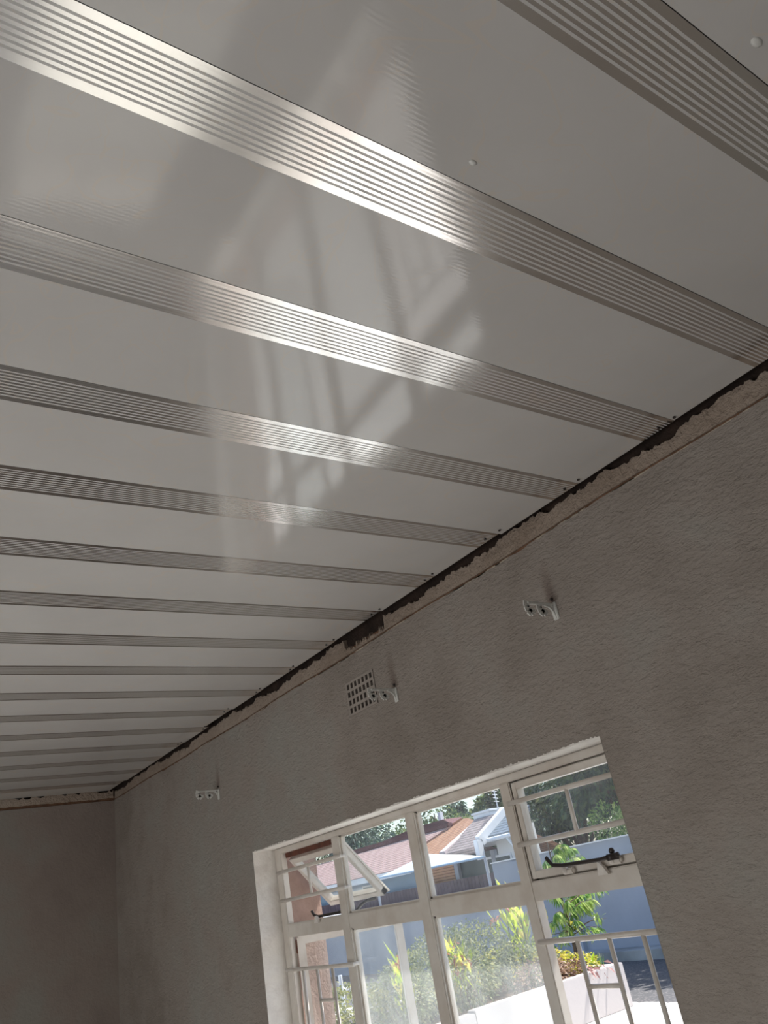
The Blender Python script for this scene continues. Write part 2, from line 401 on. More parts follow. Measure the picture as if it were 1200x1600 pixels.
# closed vent of the right column
def sash(y0, y1, z0, z1, glassm, sw=.016, name='vent_sash'):
    """flat sash built in the plane x=0, returned as (frame, glass) bmeshes"""
    b1 = bag()
    for a_, b_ in (((-.012, y0, z1 - sw), (.012, y1, z1)), ((-.012, y0, z0), (.012, y1, z0 + sw)), ((-.0125, y0, z0), (.0125, y0 + sw, z1)), ((-.0125, y1 - sw, z0), (.0125, y1, z1))): box(b1, a_, b_, .0015)
    rebate(b1, y0 - .004, y1 + .004, z0 - .004, z1 + .004, .006, .012, .006)
    b2 = bag(); box(b2, (.001, y0 + sw * .8, z0 + sw * .8), (.004, y1 - sw * .8, z1 - sw * .8))
    return b1, b2
y0, y1 = C['c4']
b1, b2 = sash(y0 + .004, y1 - .004, ZTr0 + .004, ZT - .004, M_glass)
for b in (b1, b2): bmesh.ops.translate(b, verts=b.verts, vec=(FX1 - .010, 0, 0))
s4 = obj('vent_sash', b1, M_frame, win); s4['label'] = 'closed top vent sash'; obj('pane', b2, M_glass, s4)
# open vent of the left column, hinged at the top
y0, y1 = C['c1']
b1, b2 = sash(y0 + .004, y1 - .004, -.222, -.004, M_glass, .020)
MV = Matrix.Translation((FX1 + .010, 0, ZT - .014)) @ Matrix.Rotation(R(-41), 4, 'Y')
for b in (b1, b2): bmesh.ops.transform(b, verts=b.verts, matrix=MV)
bm = bag(); box(bm, (FX1 - .004, y0, ZT - .016), (FX1 + .004, y1, ZT - .0005)); hs = obj('soffit_strip', bm, M_rust, win); hs['label'] = 'brown strip standing in for the brick soffit'  # brown strip added in place of the brick soffit above the sash
s1 = obj('vent_sash', b1, M_frame, win); s1['label'] = 'open vent sash tilted outward'; obj('pane', b2, M_glass, s1)
# open casements: left one hinged at the left jamb, right one at the right jamb
def casement(hy, ang, sign):
    W = .352
    b1, b2 = sash(0, W, ZB + .004, ZTr1 - .004, M_glass, .022)
    M = Matrix.Translation((FX1 + .004, hy, 0)) @ Matrix.Rotation(ang, 4, 'Z')
    for b in (b1, b2): bmesh.ops.transform(b, verts=b.verts, matrix=M)
    s = obj('casement_sash', b1, M_frame, win); obj('pane', b2, M_dirty, s); s['label'] = 'open casement sash swung outward'
    for zz in (ZTr1 - .03, -.75, ZB + .1):
        hb_ = bag(); beam(hb_, (FX1 + .003, hy, zz - .02), (FX1 + .003, hy, zz + .02), .016, .012, (1, 0, 0), .002); obj('hinge', hb_, M_rust, s)
casement(2.600, R(180 + 68), 1)
casement(1.098, R(-90 + 18), -1)
# stays
def stay(p, hook, pegs, parent):
    bm = bag()
    tube(bm, p, [.0042] * len(p), 8)
    st = obj('stay_bar', bm, M_dark, parent, True)
    for q in pegs:
        bm = bag(); box(bm, (q[0] - .012, q[1] - .009, q[2] - .002), (q[0] + .012, q[1] + .009, q[2] + .010), .002)
        tube(bm, [(q[0], q[1], q[2]), (q[0] + .002, q[1], q[2] + .013)], .0042, 8)
        bmesh.ops.create_uvsphere(bm, u_segments=10, v_segments=6, radius=.0062, matrix=Matrix.Translation((q[0] + .002, q[1], q[2] + .015)))
        obj('stay_peg', bm, M_dark, st, True)
    return st
px = FX0 - .022
pt = [onX(*q, px) for q in ((853, 1340), (858, 1346), (864, 1352), (880, 1352), (905, 1348), (938, 1343), (955, 1338), (966, 1334))]
stay(pt, None, [onX(958, 1342, px)], win)
for q in ((889, 1361), (962, 1345)):
    c = onX(*q, FX0 - .006); bm = bag(); box(bm, c - Vector((.006, .017, .006)), c + Vector((.006, .017, .006)), .003); bmesh.ops.create_uvsphere(bm, u_segments=10, v_segments=6, radius=.008, matrix=Matrix.Translation(c + Vector((-.004, .006, .002)))); obj('stay_keeper', bm, M_frame, win)
c = onX(943, 1358, FX0 - .004); bm = bag(); prism(bm, [c + Vector((0, .012, -.010)), c + Vector((0, -.016, -.010)), c + Vector((0, -.006, .006)), c + Vector((0, .006, .016))], (-.008, 0, 0)); obj('putty_blob', bm, M_reveal, win)
px = FX0 + .01
pt = [onX(*q, px) for q in ((487, 1424), (491, 1430), (498, 1432), (512, 1429), (530, 1425), (545, 1421))]
stay(pt, None, [], win)
c = onX(497, 1437, FX0 - .004); bm = bag(); prism(bm, [c + Vector((0, .012, -.008)), c + Vector((0, -.012, -.008)), c + Vector((0, -.004, .008)), c + Vector((0, .004, .012))], (-.008, 0, 0)); obj('putty_blob', bm, M_reveal, win)
# handle of the tilted sash: dark stay hooked on its bottom rail
bm = bag(); tube(bm, [onX(556, 1424, 1.47), onX(566, 1412, 1.47), onX(573, 1407, 1.48), onX(588, 1403, 1.49)], .005, 8); obj('sash_handle', bm, M_dark, s1, True)
# security bars welded on the room side
XB = 1.343
def sbar(p, r=.0052, flat=False):
    bm = bag(); tube(bm, p, r, 8); obj('security_bar', bm, M_frame, win, True)
for y0, y1 in ((2.156, 2.607), (1.083, 1.418)):
    y0 = max(y0, 1.083)
for zz, ya, yb in ((.121, 2.180, 2.598), (.0345, 2.180, 2.598), (.1325, 1.075, 1.415), (.042, 1.075, 1.412), (-.1665, 2.19, 2.605), (-.1545, 1.08, 1.418)):
    bm = bag(); tube(bm, [(XB, ya, zz), (XB, yb, zz)], .0056, 8)
    for ye in (ya + .012, yb - .012): beam(bm, (XB, ye, zz), (FX0 + .002, ye, zz), .009, .009)
    obj('security_bar', bm, M_frame, win, True)
sbar([(XB, 2.384, .121), (XB, 2.380, .0345)], .0045); sbar([(XB, 1.226, .1325), (XB, 1.228, .042)], .005)
for ys_, zz in (((2.491, 2.403, 2.312), -.1665), ((1.305, 1.218, 1.132), -.1545)):
    for y in ys_: sbar([(XB, y, zz), (XB, y, -1.3)], .005)
    sbar([(XB, ys_[1], zz - .086), (XB, ys_[1] + (-.091 if zz < -.16 else .087), zz - .086)], .0048)
    sbar([(XB, ys_[0] + .02, -.75), (XB, ys_[2] - .02, -.75)], .0056)

# ================================================================== air vent and curtain brackets
def at_wall(px_, py_): return onX(px_, py_, XW)
AV = (1.772, 1.922, .474, .571)
bm = bag()
y0, y1, z0, z1 = AV; nc, nr = 7, 4
# plate with holes: build the bars between the holes
X0 = XW - .0035; X1 = XW + .001
hw, hh = .0120, .0158; py_ = (y1 - y0 - .008) / nc; pz_ = (z1 - z0 - .004) / nr
for r_ in range(nr + 1):
    zc = z0 + .002 + r_ * pz_
    za = zc - (pz_ - hh) / 2 if r_ else z0; zb = zc + (pz_ - hh) / 2 if r_ < nr else z1
    box(bm, (X0, y0, za), (X1, y1, zb))
for r_ in range(nr):
    zc = z0 + .002 + r_ * pz_
    for c_ in range(nc + 1):
        yc = y0 + .004 + c_ * py_
        ya = yc - (py_ - hw) / 2 if c_ else y0; yb = yc + (py_ - hw) / 2 if c_ < nc else y1
        box(bm, (X0 + .0008, ya, zc), (X1, yb, zc + pz_))
M_ventp = plain('painted_clay_vent', (.30, .265, .235), .7, .1, 20)
M_hole = plain('dark_vent_hole', (.03, .022, .018), .9, .2, 20)
av = thing('air_vent', 'small square-holed wall air vent painted grey beside the middle bracket', 'air vent', (XW, (y0 + y1) / 2, z0))
obj('vent_grille', bm, M_ventp, av)
bm = bag(); box(bm, (XW - .0009, y0 + .003, z0 + .003), (XW - .0002, y1 - .003, z1 - .003)); obj('vent_back', bm, M_hole, av)

def bracket(top, label):
    y, z = top
    t = thing('curtain_bracket', label, 'curtain bracket', (XW, y, z - .035), 'curtain brackets on the window wall')
    bm = bag(); box(bm, (XW - .004, y - .008, z - .037), (XW, y + .008, z + .002), .0015); obj('wall_plate', bm, M_bracket, t)
    bm = bag(); box(bm, (XW - .082, y - .0045, z - .005), (XW - .002, y + .0045, z), .0012)
    # curved gusset from plate to arm
    prev = None
    for i in range(7):
        q = i / 6 * math.pi / 2; p = Vector((XW - .002 - .026 * (1 - math.cos(q)), y, z - .034 + .030 * math.sin(q)))
        if prev is not None: beam(bm, prev, p, .006, .004, (0, 1, 0))
        prev = p
    obj('arm', bm, M_bracket, t)
    for xo in (.082, .044):
        bm = bag()
        # open cup: a band bent like a J
        pts = [(-.001, .001), (-.004, -.010), (-.002, -.020), (.004, -.025), (.010, -.022), (.013, -.016)]
        q = [Vector((XW - xo + a_, y, z + b_)) for a_, b_ in pts]
        for a_, b_ in zip(q, q[1:]): beam(bm, a_, b_ + (b_ - a_).normalized() * .001, .015, .0028, (0, 1, 0))
        obj('rod_cup', bm, M_bracket, t)
    bm = bag(); bmesh.ops.create_uvsphere(bm, u_segments=8, v_segments=6, radius=.0035, matrix=Matrix.Translation((XW - .003, y - .001, z + .010))); obj('screw_hole', bm, M_dark, t)
    return t
bracket((1.071, .493), 'white double curtain bracket nearest the top right, alone above the window')
bracket((1.685, .488), 'white double curtain bracket overlapping the air vent')
bracket((2.886, .457), 'white double curtain bracket furthest away, left of the window')

# ================================================================== outdoors
GZ = -1.9
a = N('paving_and_shade_painted_gravel')
pos = a.pos(); sp = a.n('ShaderNodeSeparateXYZ'); a.l(pos, sp.inputs[0])
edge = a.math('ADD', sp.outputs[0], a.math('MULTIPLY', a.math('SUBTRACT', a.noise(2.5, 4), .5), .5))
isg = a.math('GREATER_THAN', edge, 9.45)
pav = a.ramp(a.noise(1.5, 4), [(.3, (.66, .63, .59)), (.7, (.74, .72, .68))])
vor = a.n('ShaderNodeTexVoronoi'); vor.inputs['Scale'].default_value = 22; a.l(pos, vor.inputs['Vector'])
shade_grav = a.ramp(vor.outputs['Distance'], [(.1, (.17, .16, .155)), (.5, (.07, .07, .075))])  # gravel colour darkened to stand in for shade before the boundary wall
a.set(color=a.mix(isg, pav, shade_grav), rough=.8, normal=a.bump(a.noise(30, 3), .4, .01))
bm = bag(); box(bm, (1.52, -30, GZ - .2), (90, 90, GZ)); struct('ground', bm, a.m, 'pale sunlit paving and gravel of the yard with shade painted in')
def wallm(name, c, var=.08, b=.003):
    a = N(name); f = a.noise(.9, 4, .6)
    a.set(color=a.ramp(f, [(.3, tuple(v * (1 - var) for v in c)), (.7, tuple(v * (1 + var) for v in c))]), rough=.85, spec=.2, normal=a.bump(a.noise(25, 3), .4, b)); return a.m
M_bwall = wallm('grey_blue_painted_render', (.36, .385, .44))
M_plinth = wallm('stained_concrete', (.38, .38, .37), .35)
M_planter = wallm('cream_white_render', (.47, .44, .43), .04)
M_white = wallm('white_gloss_render', (.80, .80, .80), .03)
M_coping = plain('dark_mortar', (.12, .09, .08), .9, .3, 10)
# veranda roof over the window: keeps the high sun off the top lights
bm = bag(); prism(bm, [(1.46, -3, .64), (1.81, -3, .54), (1.81, 8, .54), (1.46, 8, .64)], (0, 0, .05)); box(bm, (1.79, -3, .50), (1.82, 8, .62))
struct('trim_4', bm, M_redbrick, 'eaves board above the window outside')
# boundary wall
bw = thing('boundary_wall', 'tall shaded blue grey rendered boundary wall behind the young peach tree', 'wall', (13.3, 4.5, GZ))
bm = bag(); box(bm, (13.2, -8, GZ), (13.42, 14.9, .155)); obj('wall_panel', bm, M_bwall, bw)
bm = bag(); box(bm, (13.16, -8, .155), (13.46, 14.9, .18)); obj('coping', bm, M_white, bw)
bm = bag(); box(bm, (12.75, -8, GZ), (13.2, 14.9, GZ + .16)); obj('kerb', bm, M_plinth, bw)
for y in (12.6, 13.9): 
    bm = bag(); box(bm, (13.10, y, GZ), (13.2, y + .35, .12)); obj('buttress', bm, M_bwall, bw)
bw2 = thing('boundary_wall', 'low blue grey boundary wall continuing left behind the flower bed hedge', 'wall', (13.3, 28, GZ))
bm = bag(); box(bm, (13.2, 14.9, GZ), (13.42, 48, -.36)); obj('wall_panel', bm, M_bwall, bw2)
bm = bag(); box(bm, (13.17, 14.9, -.36), (13.45, 48, -.33)); obj('coping', bm, M_white, bw2)
M_fence = plain('purple_brown_boards', (.16, .11, .12), .8, .25, 5)
bm = bag()
y = 15.0
while y < 40: box(bm, (14.6, y, GZ), (14.64, y + .14, -.03)); y += .15
tag(obj('board_fence', bm, M_fence), 'dark purple brown board fence behind the low boundary wall', 'fence')

# planter
pl = thing('raised_planter', 'long raised white planter wall holding the hedge and canna lilies', 'planter', (6.3, 9.3, GZ))
bm = bag(); box(bm, (6.62, 8.30, GZ), (9.28, 8.45, -1.39), .008); box(bm, (2.6, 8.30, GZ), (6.62, 8.45, -1.415), .008); obj('front_wall', bm, M_planter, pl)
bm = bag(); box(bm, (9.13, 8.452, GZ), (9.27, 10.8, -1.40), .008); obj('end_wall', bm, M_planter, pl)
bm = bag(); box(bm, (2.6, 10.65, GZ), (9.128, 10.8, -1.40), .008); obj('back_wall', bm, M_planter, pl)
M_soil = plain('dry_soil', (.12, .08, .055), .95, .4, 20, .02)
bm = bag(); box(bm, (2.62, 8.452, GZ + .02), (9.128, 10.648, -1.47)); obj('soil', bm, M_soil, pl)

# foliage -------------------------------------------------------------------
def leafm(name, c1, c2, c3=None, transl=.45, rough=.45):
    a = N(name); t = a.t
    oi = a.n('ShaderNodeTexVoronoi'); oi.inputs['Scale'].default_value = 9; a.l(a.pos(), oi.inputs['Vector'])
    sx = a.n('ShaderNodeSeparateColor'); a.l(oi.outputs['Color'], sx.inputs[0])
    col = a.ramp(sx.outputs[0], [(.15, c1), (.55, c2), (.92, c3 or c2)])
    a.set(color=col, rough=rough, spec=.5)
    tl = a.n('ShaderNodeBsdfTranslucent'); a.l(col, tl.inputs[0]); mx = a.n('ShaderNodeMixShader'); mx.inputs[0].default_value = transl
    a.l(a.b.outputs[0], mx.inputs[1]); a.l(tl.outputs[0], mx.inputs[2]); a.l(mx.outputs[0], a.out.inputs[0]); return a.m
M_hedge = leafm('olive_hedge_leaves', (.16, .19, .06), (.30, .32, .11), (.50, .46, .17))
M_hedge2 = leafm('grey_green_hedge_leaves', (.13, .17, .08), (.26, .29, .15), (.42, .42, .22))
M_yellow = leafm('yellow_green_leaves', (.30, .34, .04), (.60, .56, .10), (.75, .62, .16))
M_dry = leafm('dry_brown_leaves', (.16, .09, .06), (.30, .19, .13), (.46, .32, .22), .25)
M_canna = leafm('canna_leaves', (.42, .55, .03), (.66, .76, .06), (.78, .66, .20), .6)
M_cannaf = leafm('canna_flowers', (.50, .15, .08), (.62, .30, .20), (.55, .20, .22), .5)
M_peach = leafm('peach_leaves', (.14, .28, .08), (.34, .48, .12), (.62, .68, .30), .5, .3)
M_pink = leafm('pink_leaves', (.30, .14, .13), (.38, .21, .19), None, .2)
M_bright = leafm('lime_leaves', (.40, .62, .03), (.55, .75, .06), None, .6)
M_tree1 = leafm('dark_evergreen_leaves', (.030, .055, .035), (.06, .11, .05), (.14, .19, .08), .3)
M_tree2 = leafm('mid_green_leaves', (.05, .10, .045), (.11, .19, .07), (.28, .32, .12), .4)
M_tree3 = leafm('blue_green_leaves', (.035, .07, .06), (.07, .13, .10), (.16, .24, .15), .3)
M_bark = plain('grey_brown_bark', (.12, .085, .06), .9, .3, 12, .01)
M_stem = plain('green_stem', (.20, .24, .08), .6, .2, 12)
def leaf(bm, p, d, L, W, nrm, droop=.2):
    d = d.normalized(); s = d.cross(nrm)
    if s.length < 1e-3: s = d.orthogonal()
    s.normalize(); n = s.cross(d)
    a = bm.verts.new(p); m1 = p + d * L * .5 - n * 0; e = p + d * L - Vector((0, 0, droop * L))
    l = bm.verts.new(m1 + s * W * .5 + n * W * .12); r = bm.verts.new(m1 - s * W * .5 + n * W * .12); c = bm.verts.new(m1); t = bm.verts.new(e)
    bm.faces.new((a, c, l)); bm.faces.new((l, c, t)); bm.faces.new((a, r, c)); bm.faces.new((r, t, c))
def rv(r): 
    while True:
        v = Vector((r.uniform(-1, 1), r.uniform(-1, 1), r.uniform(-1, 1)))
        if .05 < v.length < 1: return v
def cloud(bm, blobs, n, L, W, r, shell=.55):
    """leaves scattered in ellipsoid blobs: (cx,cy,cz,rx,ry,rz)"""
    tot = sum(b[3] * b[4] + b[4] * b[5] for b in blobs)
    for b in blobs:
        k = int(n * (b[3] * b[4] + b[4] * b[5]) / tot)
        for _ in range(k):
            u = rv(r).normalized(); q = u * (shell + (1 - shell) * r.random() ** .6) * r.uniform(.9, 1.08)
            p = Vector((b[0] + q.x * b[3], b[1] + q.y * b[4], b[2] + q.z * b[5]))
            d = (u + rv(r) * .9); leaf(bm, p, d, L * r.uniform(.6, 1.3), W * r.uniform(.7, 1.2), rv(r), .25)
def shrub(name, label, cat, base, blobs, n, L, W, m, seed, group=None):
    r = random.Random(seed); t = thing(name, label, cat, base, group)
    bm = bag(); KEEP.add(id(bm)); cloud(bm, blobs, n, L, W, r); obj('foliage', bm, m, t)
    for b in blobs:
        for _ in range(3):
            bm = bag()
            q = Vector((b[0] + r.uniform(-.3, .3) * b[3], b[1] + r.uniform(-.3, .3) * b[4], b[2] + r.uniform(-.1, .5) * b[5]))
            p0 = Vector((b[0], b[1], base[2] - .03)); tube(bm, [p0, p0.lerp(q, .5) + rv(r) * .03, q], [.014, .010, .004], 6)
            obj('stem', bm, M_bark, t)
    return t
SZ = -1.47
shrub('hedge_shrub', 'rounded yellow green shrub seen through the left casement opening', 'shrub', (4.9, 9.1, SZ), [(4.9, 9.1, -1.17, .5, .45, .36), (5.5, 9.15, -1.2, .5, .45, .34)], 3600, .055, .03, M_hedge, 1)
shrub('hedge_shrub', 'low olive hedge shrub behind the second window column', 'shrub', (6.2, 9.1, SZ), [(6.1, 9.0, -1.17, .5, .45, .33), (6.55, 9.3, -1.1, .45, .5, .38)], 4200, .055, .03, M_hedge2, 2)
shrub('hedge_shrub', 'big grey green hedge shrub behind the third window column', 'shrub', (7.4, 9.2, SZ), [(7.05, 8.95, -1.12, .48, .42, .38), (7.75, 9.5, -1.0, .55, .55, .46), (7.3, 9.6, -.98, .5, .5, .44), (8.2, 9.0, -1.2, .4, .4, .30)], 7000, .055, .03, M_hedge2, 3)
shrub('ground_cover', 'yellow green leafy ground cover under the peach tree', 'plant', (8.75, 9.3, SZ), [(8.85, 9.9, -1.22, .40, .65, .24), (8.75, 9.2, -1.30, .40, .45, .20), (8.98, 8.8, -1.36, .24, .3, .15)], 3600, .05, .032, M_yellow, 4)
shrub('dry_shrub', 'dry brown leafy clump spilling over the planter wall', 'plant', (8.25, 8.62, SZ), [(8.15, 8.66, -1.37, .48, .26, .25), (8.62, 8.62, -1.41, .28, .2, .19)], 2600, .05, .028, M_dry, 5)
# pink leafed plant drooping over the planter edge
t = thing('pink_leaf_plant', 'pinkish red leafed plant drooping over the planter edge', 'plant', (8.75, 8.5, SZ)); r = random.Random(6); bm = bag(); KEEP.add(id(bm))
for i in range(26):
    p = Vector((8.62 + r.random() * .35, 8.42 + r.uniform(-.12, .06), -1.37 + r.uniform(-.06, .05))); leaf(bm, p, Vector((r.uniform(-.2, .6), -.6, r.uniform(-.6, .2))), .13, .035, rv(r), .3)
obj('foliage', bm, M_pink, t); bm = bag(); tube(bm, [(8.7, 8.55, SZ - .02), (8.75, 8.5, -1.38), (8.9, 8.40, -1.40)], .008, 6); obj('stem', bm, M_bark, t)
# bright lime rosette and a tuft of grass
def blades(name, label, base, n, L, W, m, seed, spread=.5, straight=.9):
    t = thing(name, label, 'plant', base); r = random.Random(seed); bm = bag(); KEEP.add(id(bm))
    for i in range(n):
        a_ = r.random() * 6.28; s_ = r.random() * spread; d = Vector((math.cos(a_) * s_, math.sin(a_) * s_, straight))
        leaf(bm, Vector(base) + Vector((math.cos(a_) * .02, math.sin(a_) * .02, -.01)), d, L * r.uniform(.7, 1.2), W, rv(r), .12)
    obj('foliage', bm, m, t); bm = bag(); tube(bm, [Vector(base) - Vector((0, 0, .04)), Vector(base) + Vector((0, 0, L * .3))], .006, 6); obj('stem', bm, M_stem, t)
c = onY(927, 1512, 8.95); blades('lime_rosette', 'bright lime green rosette plant in the yellow ground cover', (c.x, c.y, -1.40), 12, .17, .04, M_bright, 7, .7)
blades('grass_tuft', 'thin green grass tuft at the planter corner', (9.2, 8.6, -1.43), 9, .2, .012, M_peach, 8, .25)

# canna lilies
def canna(label, base, h, n, seed):
    t = thing('canna_lily', label, 'plant', base, 'canna lilies in the planter'); r = random.Random(seed)
    bl = bag(); KEEP.add(id(bl))
    for i in range(n):
        o = Vector(base) + Vector((r.uniform(-.24, .24), r.uniform(-.24, .24), -.03)); hh = h * r.uniform(.6, 1.05)
        top = o + Vector((r.uniform(-.08, .08), r.uniform(-.08, .08), hh)); bs = bag(); tube(bs, [o, o.lerp(top, .5) + rv(r) * .02, top], [.012, .010, .006], 6); obj('stem', bs, M_stem, t)
        for k in range(7):
            f = .25 + .11 * k; p = o.lerp(top, min(1, f)); a_ = k * 2.4 + r.random()
            leaf(bl, p, Vector((math.cos(a_) * .45, math.sin(a_) * .45, .95)), r.uniform(.24, .40), .08, Vector((math.cos(a_), math.sin(a_), .2)), .1)
        if r.random() < .7:
            bf = bag(); KEEP.add(id(bf))
            for k in range(9): leaf(bf, top - Vector((0, 0, .05)) + rv(r) * .06, rv(r) + Vector((0, 0, .2)), .10, .04, rv(r), .3)
            obj('flower', bf, M_cannaf, t)
    obj('foliage', bl, M_canna, t)
canna('short canna lily clump with lime leaves at the left of the third window column', (7.0, 9.0, SZ), .82, 7, 21)
canna('tall canna lily clump with lime leaves and faded pink flowers near the mullion', (8.55, 9.35, SZ), 1.28, 13, 22)
canna('slender canna lily clump behind the second window column', (6.05, 8.8, SZ), .74, 4, 23)

# young peach tree
c = onZ(895, 1475, -1.2); D = Vector((c.x, c.y, 0)).normalized()
tb = onY(895, 1468, 9.9); tbx, tby = tb.x, tb.y
t = thing('peach_tree', 'young peach tree with long drooping leaves before the blue grey wall', 'tree', (tbx, tby, GZ if False else SZ))
r = random.Random(31); bt = bag(); bl = bag(); KEEP.add(id(bl))
top = Vector((tbx + .02, tby + .05, .36))
trunk = [Vector((tbx, tby, SZ - .03)), Vector((tbx + .01, tby, -1.0)), Vector((tbx - .02, tby + .02, -.5)), top]
tube(bt, trunk, [.035, .03, .022, .008], 8)
def along(pl_, f):
    f *= len(pl_) - 1; i = min(int(f), len(pl_) - 2); return pl_[i].lerp(pl_[i + 1], f - i)
def drape(o, tip, n, L):
    mid = o.lerp(tip, .55) + Vector((0, 0, .05)); tube(bt, [o, mid, tip], [.010, .006, .002], 5)
    for k in range(n):
        f = .15 + .85 * k / n; p = along([o, mid, tip], f); a_ = r.random() * 6.28
        leaf(bl, p, Vector((math.cos(a_) * .5, math.sin(a_) * .5, -.8)) + (tip - o).normalized() * .4, L * r.uniform(.8, 1.25), .030, rv(r), .25)
for tp, n in (((885, 1400), 30), ((866, 1420), 34), ((858, 1385), 34), ((850, 1338), 34), ((868, 1328), 36), ((895, 1318), 36), ((908, 1330), 34), ((842, 1362), 30), ((880, 1312), 34), ((872, 1375), 34), ((900, 1385), 30), ((925, 1398), 34), ((938, 1378), 34), ((915, 1410), 24), ((880, 1345), 36), ((905, 1340), 34), ((862, 1350), 34), ((925, 1350), 28), ((890, 1318), 30), ((902, 1432), 12), ((885, 1442), 14), ((935, 1441), 16), ((948, 1428), 0), ((855, 1436), 14), ((870, 1455), 12)):
    tip = onY(*tp, tby + r.uniform(-.3, .3)); tip.z -= .06
    o = along(trunk, max(.12, min(.97, (tip.z + .12 - trunk[0].z) / (top.z - trunk[0].z) * .92)))
    drape(o, tip, int(n * 2.1), .15)
for tp in ((934, 1432), (926, 1455), (852, 1462), (862, 1470), (880, 1468)):
    q = onY(*tp, tby)
    for k in range(16): leaf(bl, q + rv(r) * .06, rv(r) + Vector((0, 0, -.3)), .13, .032, rv(r), .2)
    tube(bt, [along(trunk, .3), q], [.006, .003], 5)
obj('trunk', bt, M_bark, t); obj('foliage', bl, M_peach, t)
bm = bag(); q = onY(891, 1449, tby - .02); cloud(bm, [(q.x, q.y, q.z, .045, .045, .05)], 14, .10, .05, r); KEEP.add(id(bm)); fo = obj('foliage', bm, M_yellow, t); fo['label'] = 'withered orange yellow leaves'

# houses --------------------------------------------------------------------
def tiles(name, c1, c2, per, zper=None):
    a = N(name); p = a.pos(); sp = a.n('ShaderNodeSeparateXYZ'); a.l(p, sp.inputs[0])
    f = a.math('FLOORED_MODULO', sp.outputs[2], per); f = a.math('DIVIDE', f, per)
    g = a.math('FLOORED_MODULO', a.math('DIVIDE', a.math('ADD', sp.outputs[1], a.math('MULTIPLY', sp.outputs[0], .3)), .24), 1.0)
    g = a.math('SINE', a.math('MULTIPLY', g, 6.283))
    base = a.ramp(a.noise(3, 4), [(.3, c1), (.7, c2)])
    col = a.mix(a.math('MULTIPLY', a.math('LESS_THAN', f, .26), .75), base, tuple(v * .35 for v in c1))
    a.set(color=col, rough=.75, normal=a.bump(a.math('ADD', f, a.math('MULTIPLY', g, .3)), 1, .03)); return a.m
M_pinktile = tiles('pinkish_clay_tiles', (.50, .33, .30), (.60, .42, .38), .058)
M_orangetile = tiles('orange_clay_tiles', (.50, .25, .14), (.62, .35, .22), .050)
M_greytile = tiles('grey_pink_tiles', (.42, .34, .32), (.55, .45, .42), .062)
M_bluetile = tiles('shade_blue_tiles', (.22, .27, .33), (.33, .38, .44), .062)  # shade of the right roof put into the tile colour
M_maroon = plain('maroon_roof', (.12, .045, .05), .8, .2, 3)
M_fascia = plain('white_fascia', (.78, .80, .84), .5, .03, 5)
M_pinkf = plain('pinkish_white_capping', (.68, .58, .58), .6, .05, 5)
M_bluew = wallm('shade_blue_render', (.34, .46, .60))  # blue tint stands in for skylit shade on the house wall
M_obrick = tiles('orange_face_brick', (.55, .28, .16), (.62, .35, .20), .075)
M_ddark = plain('dark_green_glass', (.06, .085, .09), .3, .3, 2)
M_sail = N('white_shade_cloth'); tl = M_sail.n('ShaderNodeBsdfTranslucent'); tl.inputs[0].default_value = (.95, .97, .99, 1); mx = M_sail.n('ShaderNodeMixShader'); mx.inputs[0].default_value = .45
M_sail.set(color=(.94, .95, .96), rough=.8); M_sail.l(M_sail.b.outputs[0], mx.inputs[1]); M_sail.l(tl.outputs[0], mx.inputs[2]); M_sail.l(mx.outputs[0], M_sail.out.inputs[0]); M_sail = M_sail.m
SL = .45                                            # roofs rise away from us along x
nrm = Vector((-SL, 0, 1)).normalized()
P_e = onX(584, 1366, 14.4)                          # a point of the left house's eaves
def roofpoly(pp, p0): return [onP(px_, py_, p0, nrm) for px_, py_ in pp]
# house with the long pink roof
h1 = thing('house', 'long house with pinkish tiled roof beyond the low boundary wall', 'house', (17, 24, GZ))
q = roofpoly([(584, 1366), (640, 1354), (652, 1345), (662, 1318), (704, 1290), (560, 1334)], P_e)
ext = [Vector((P_e.x, 46, P_e.z)), Vector((q[-1].x, 46, q[-1].z))]
bm = bag(); prism(bm, [q[0], q[1], q[2], q[3], q[4], q[5], ext[1], ext[0]][::1], (0, 0, -.14)); obj('front_roof', bm, M_pinktile, h1)
bm = bag(); beam(bm, q[5] + Vector((0, 20, .03)), q[4] + Vector((0, 0, .03)), .22, .12, (0, 0, 1), .02); obj('ridge_cap', bm, M_maroon, h1)
bm = bag(); beam(bm, ext[0] + Vector((-.06, 0, -.10)), q[1] + Vector((-.06, 0, -.10)), .12, .16); obj('gutter', bm, M_fascia, h1)
bm = bag(); box(bm, (14.9, 19.7, GZ), (15.1, 46, P_e.z + .1)); obj('front_wall', bm, M_bluew, h1)
for yy, ww in ((22.2, .9), (26.0, 1.2), (30, 1.2)):
    bm = bag(); box(bm, (14.87, yy, -.35), (14.9, yy + ww, .30)); wf_ = obj('window', bm, M_fascia, h1)
    bm = bag(); box(bm, (14.862, yy + .06, -.3), (14.868, yy + ww - .06, .25)); obj('pane', bm, M_ddark, wf_)
bm = bag(); ry = q[5].y; rx = q[5].x
prism(bm, [Vector((rx + .1, ry + 20, q[5].z)), Vector((rx + .1, q[4].y, q[5].z)), Vector((rx + 3.2, q[4].y, q[5].z - 1.3)), Vector((rx + 3.2, ry + 20, q[5].z - 1.3))], (0, 0, -.14)); obj('rear_roof', bm, M_maroon, h1)
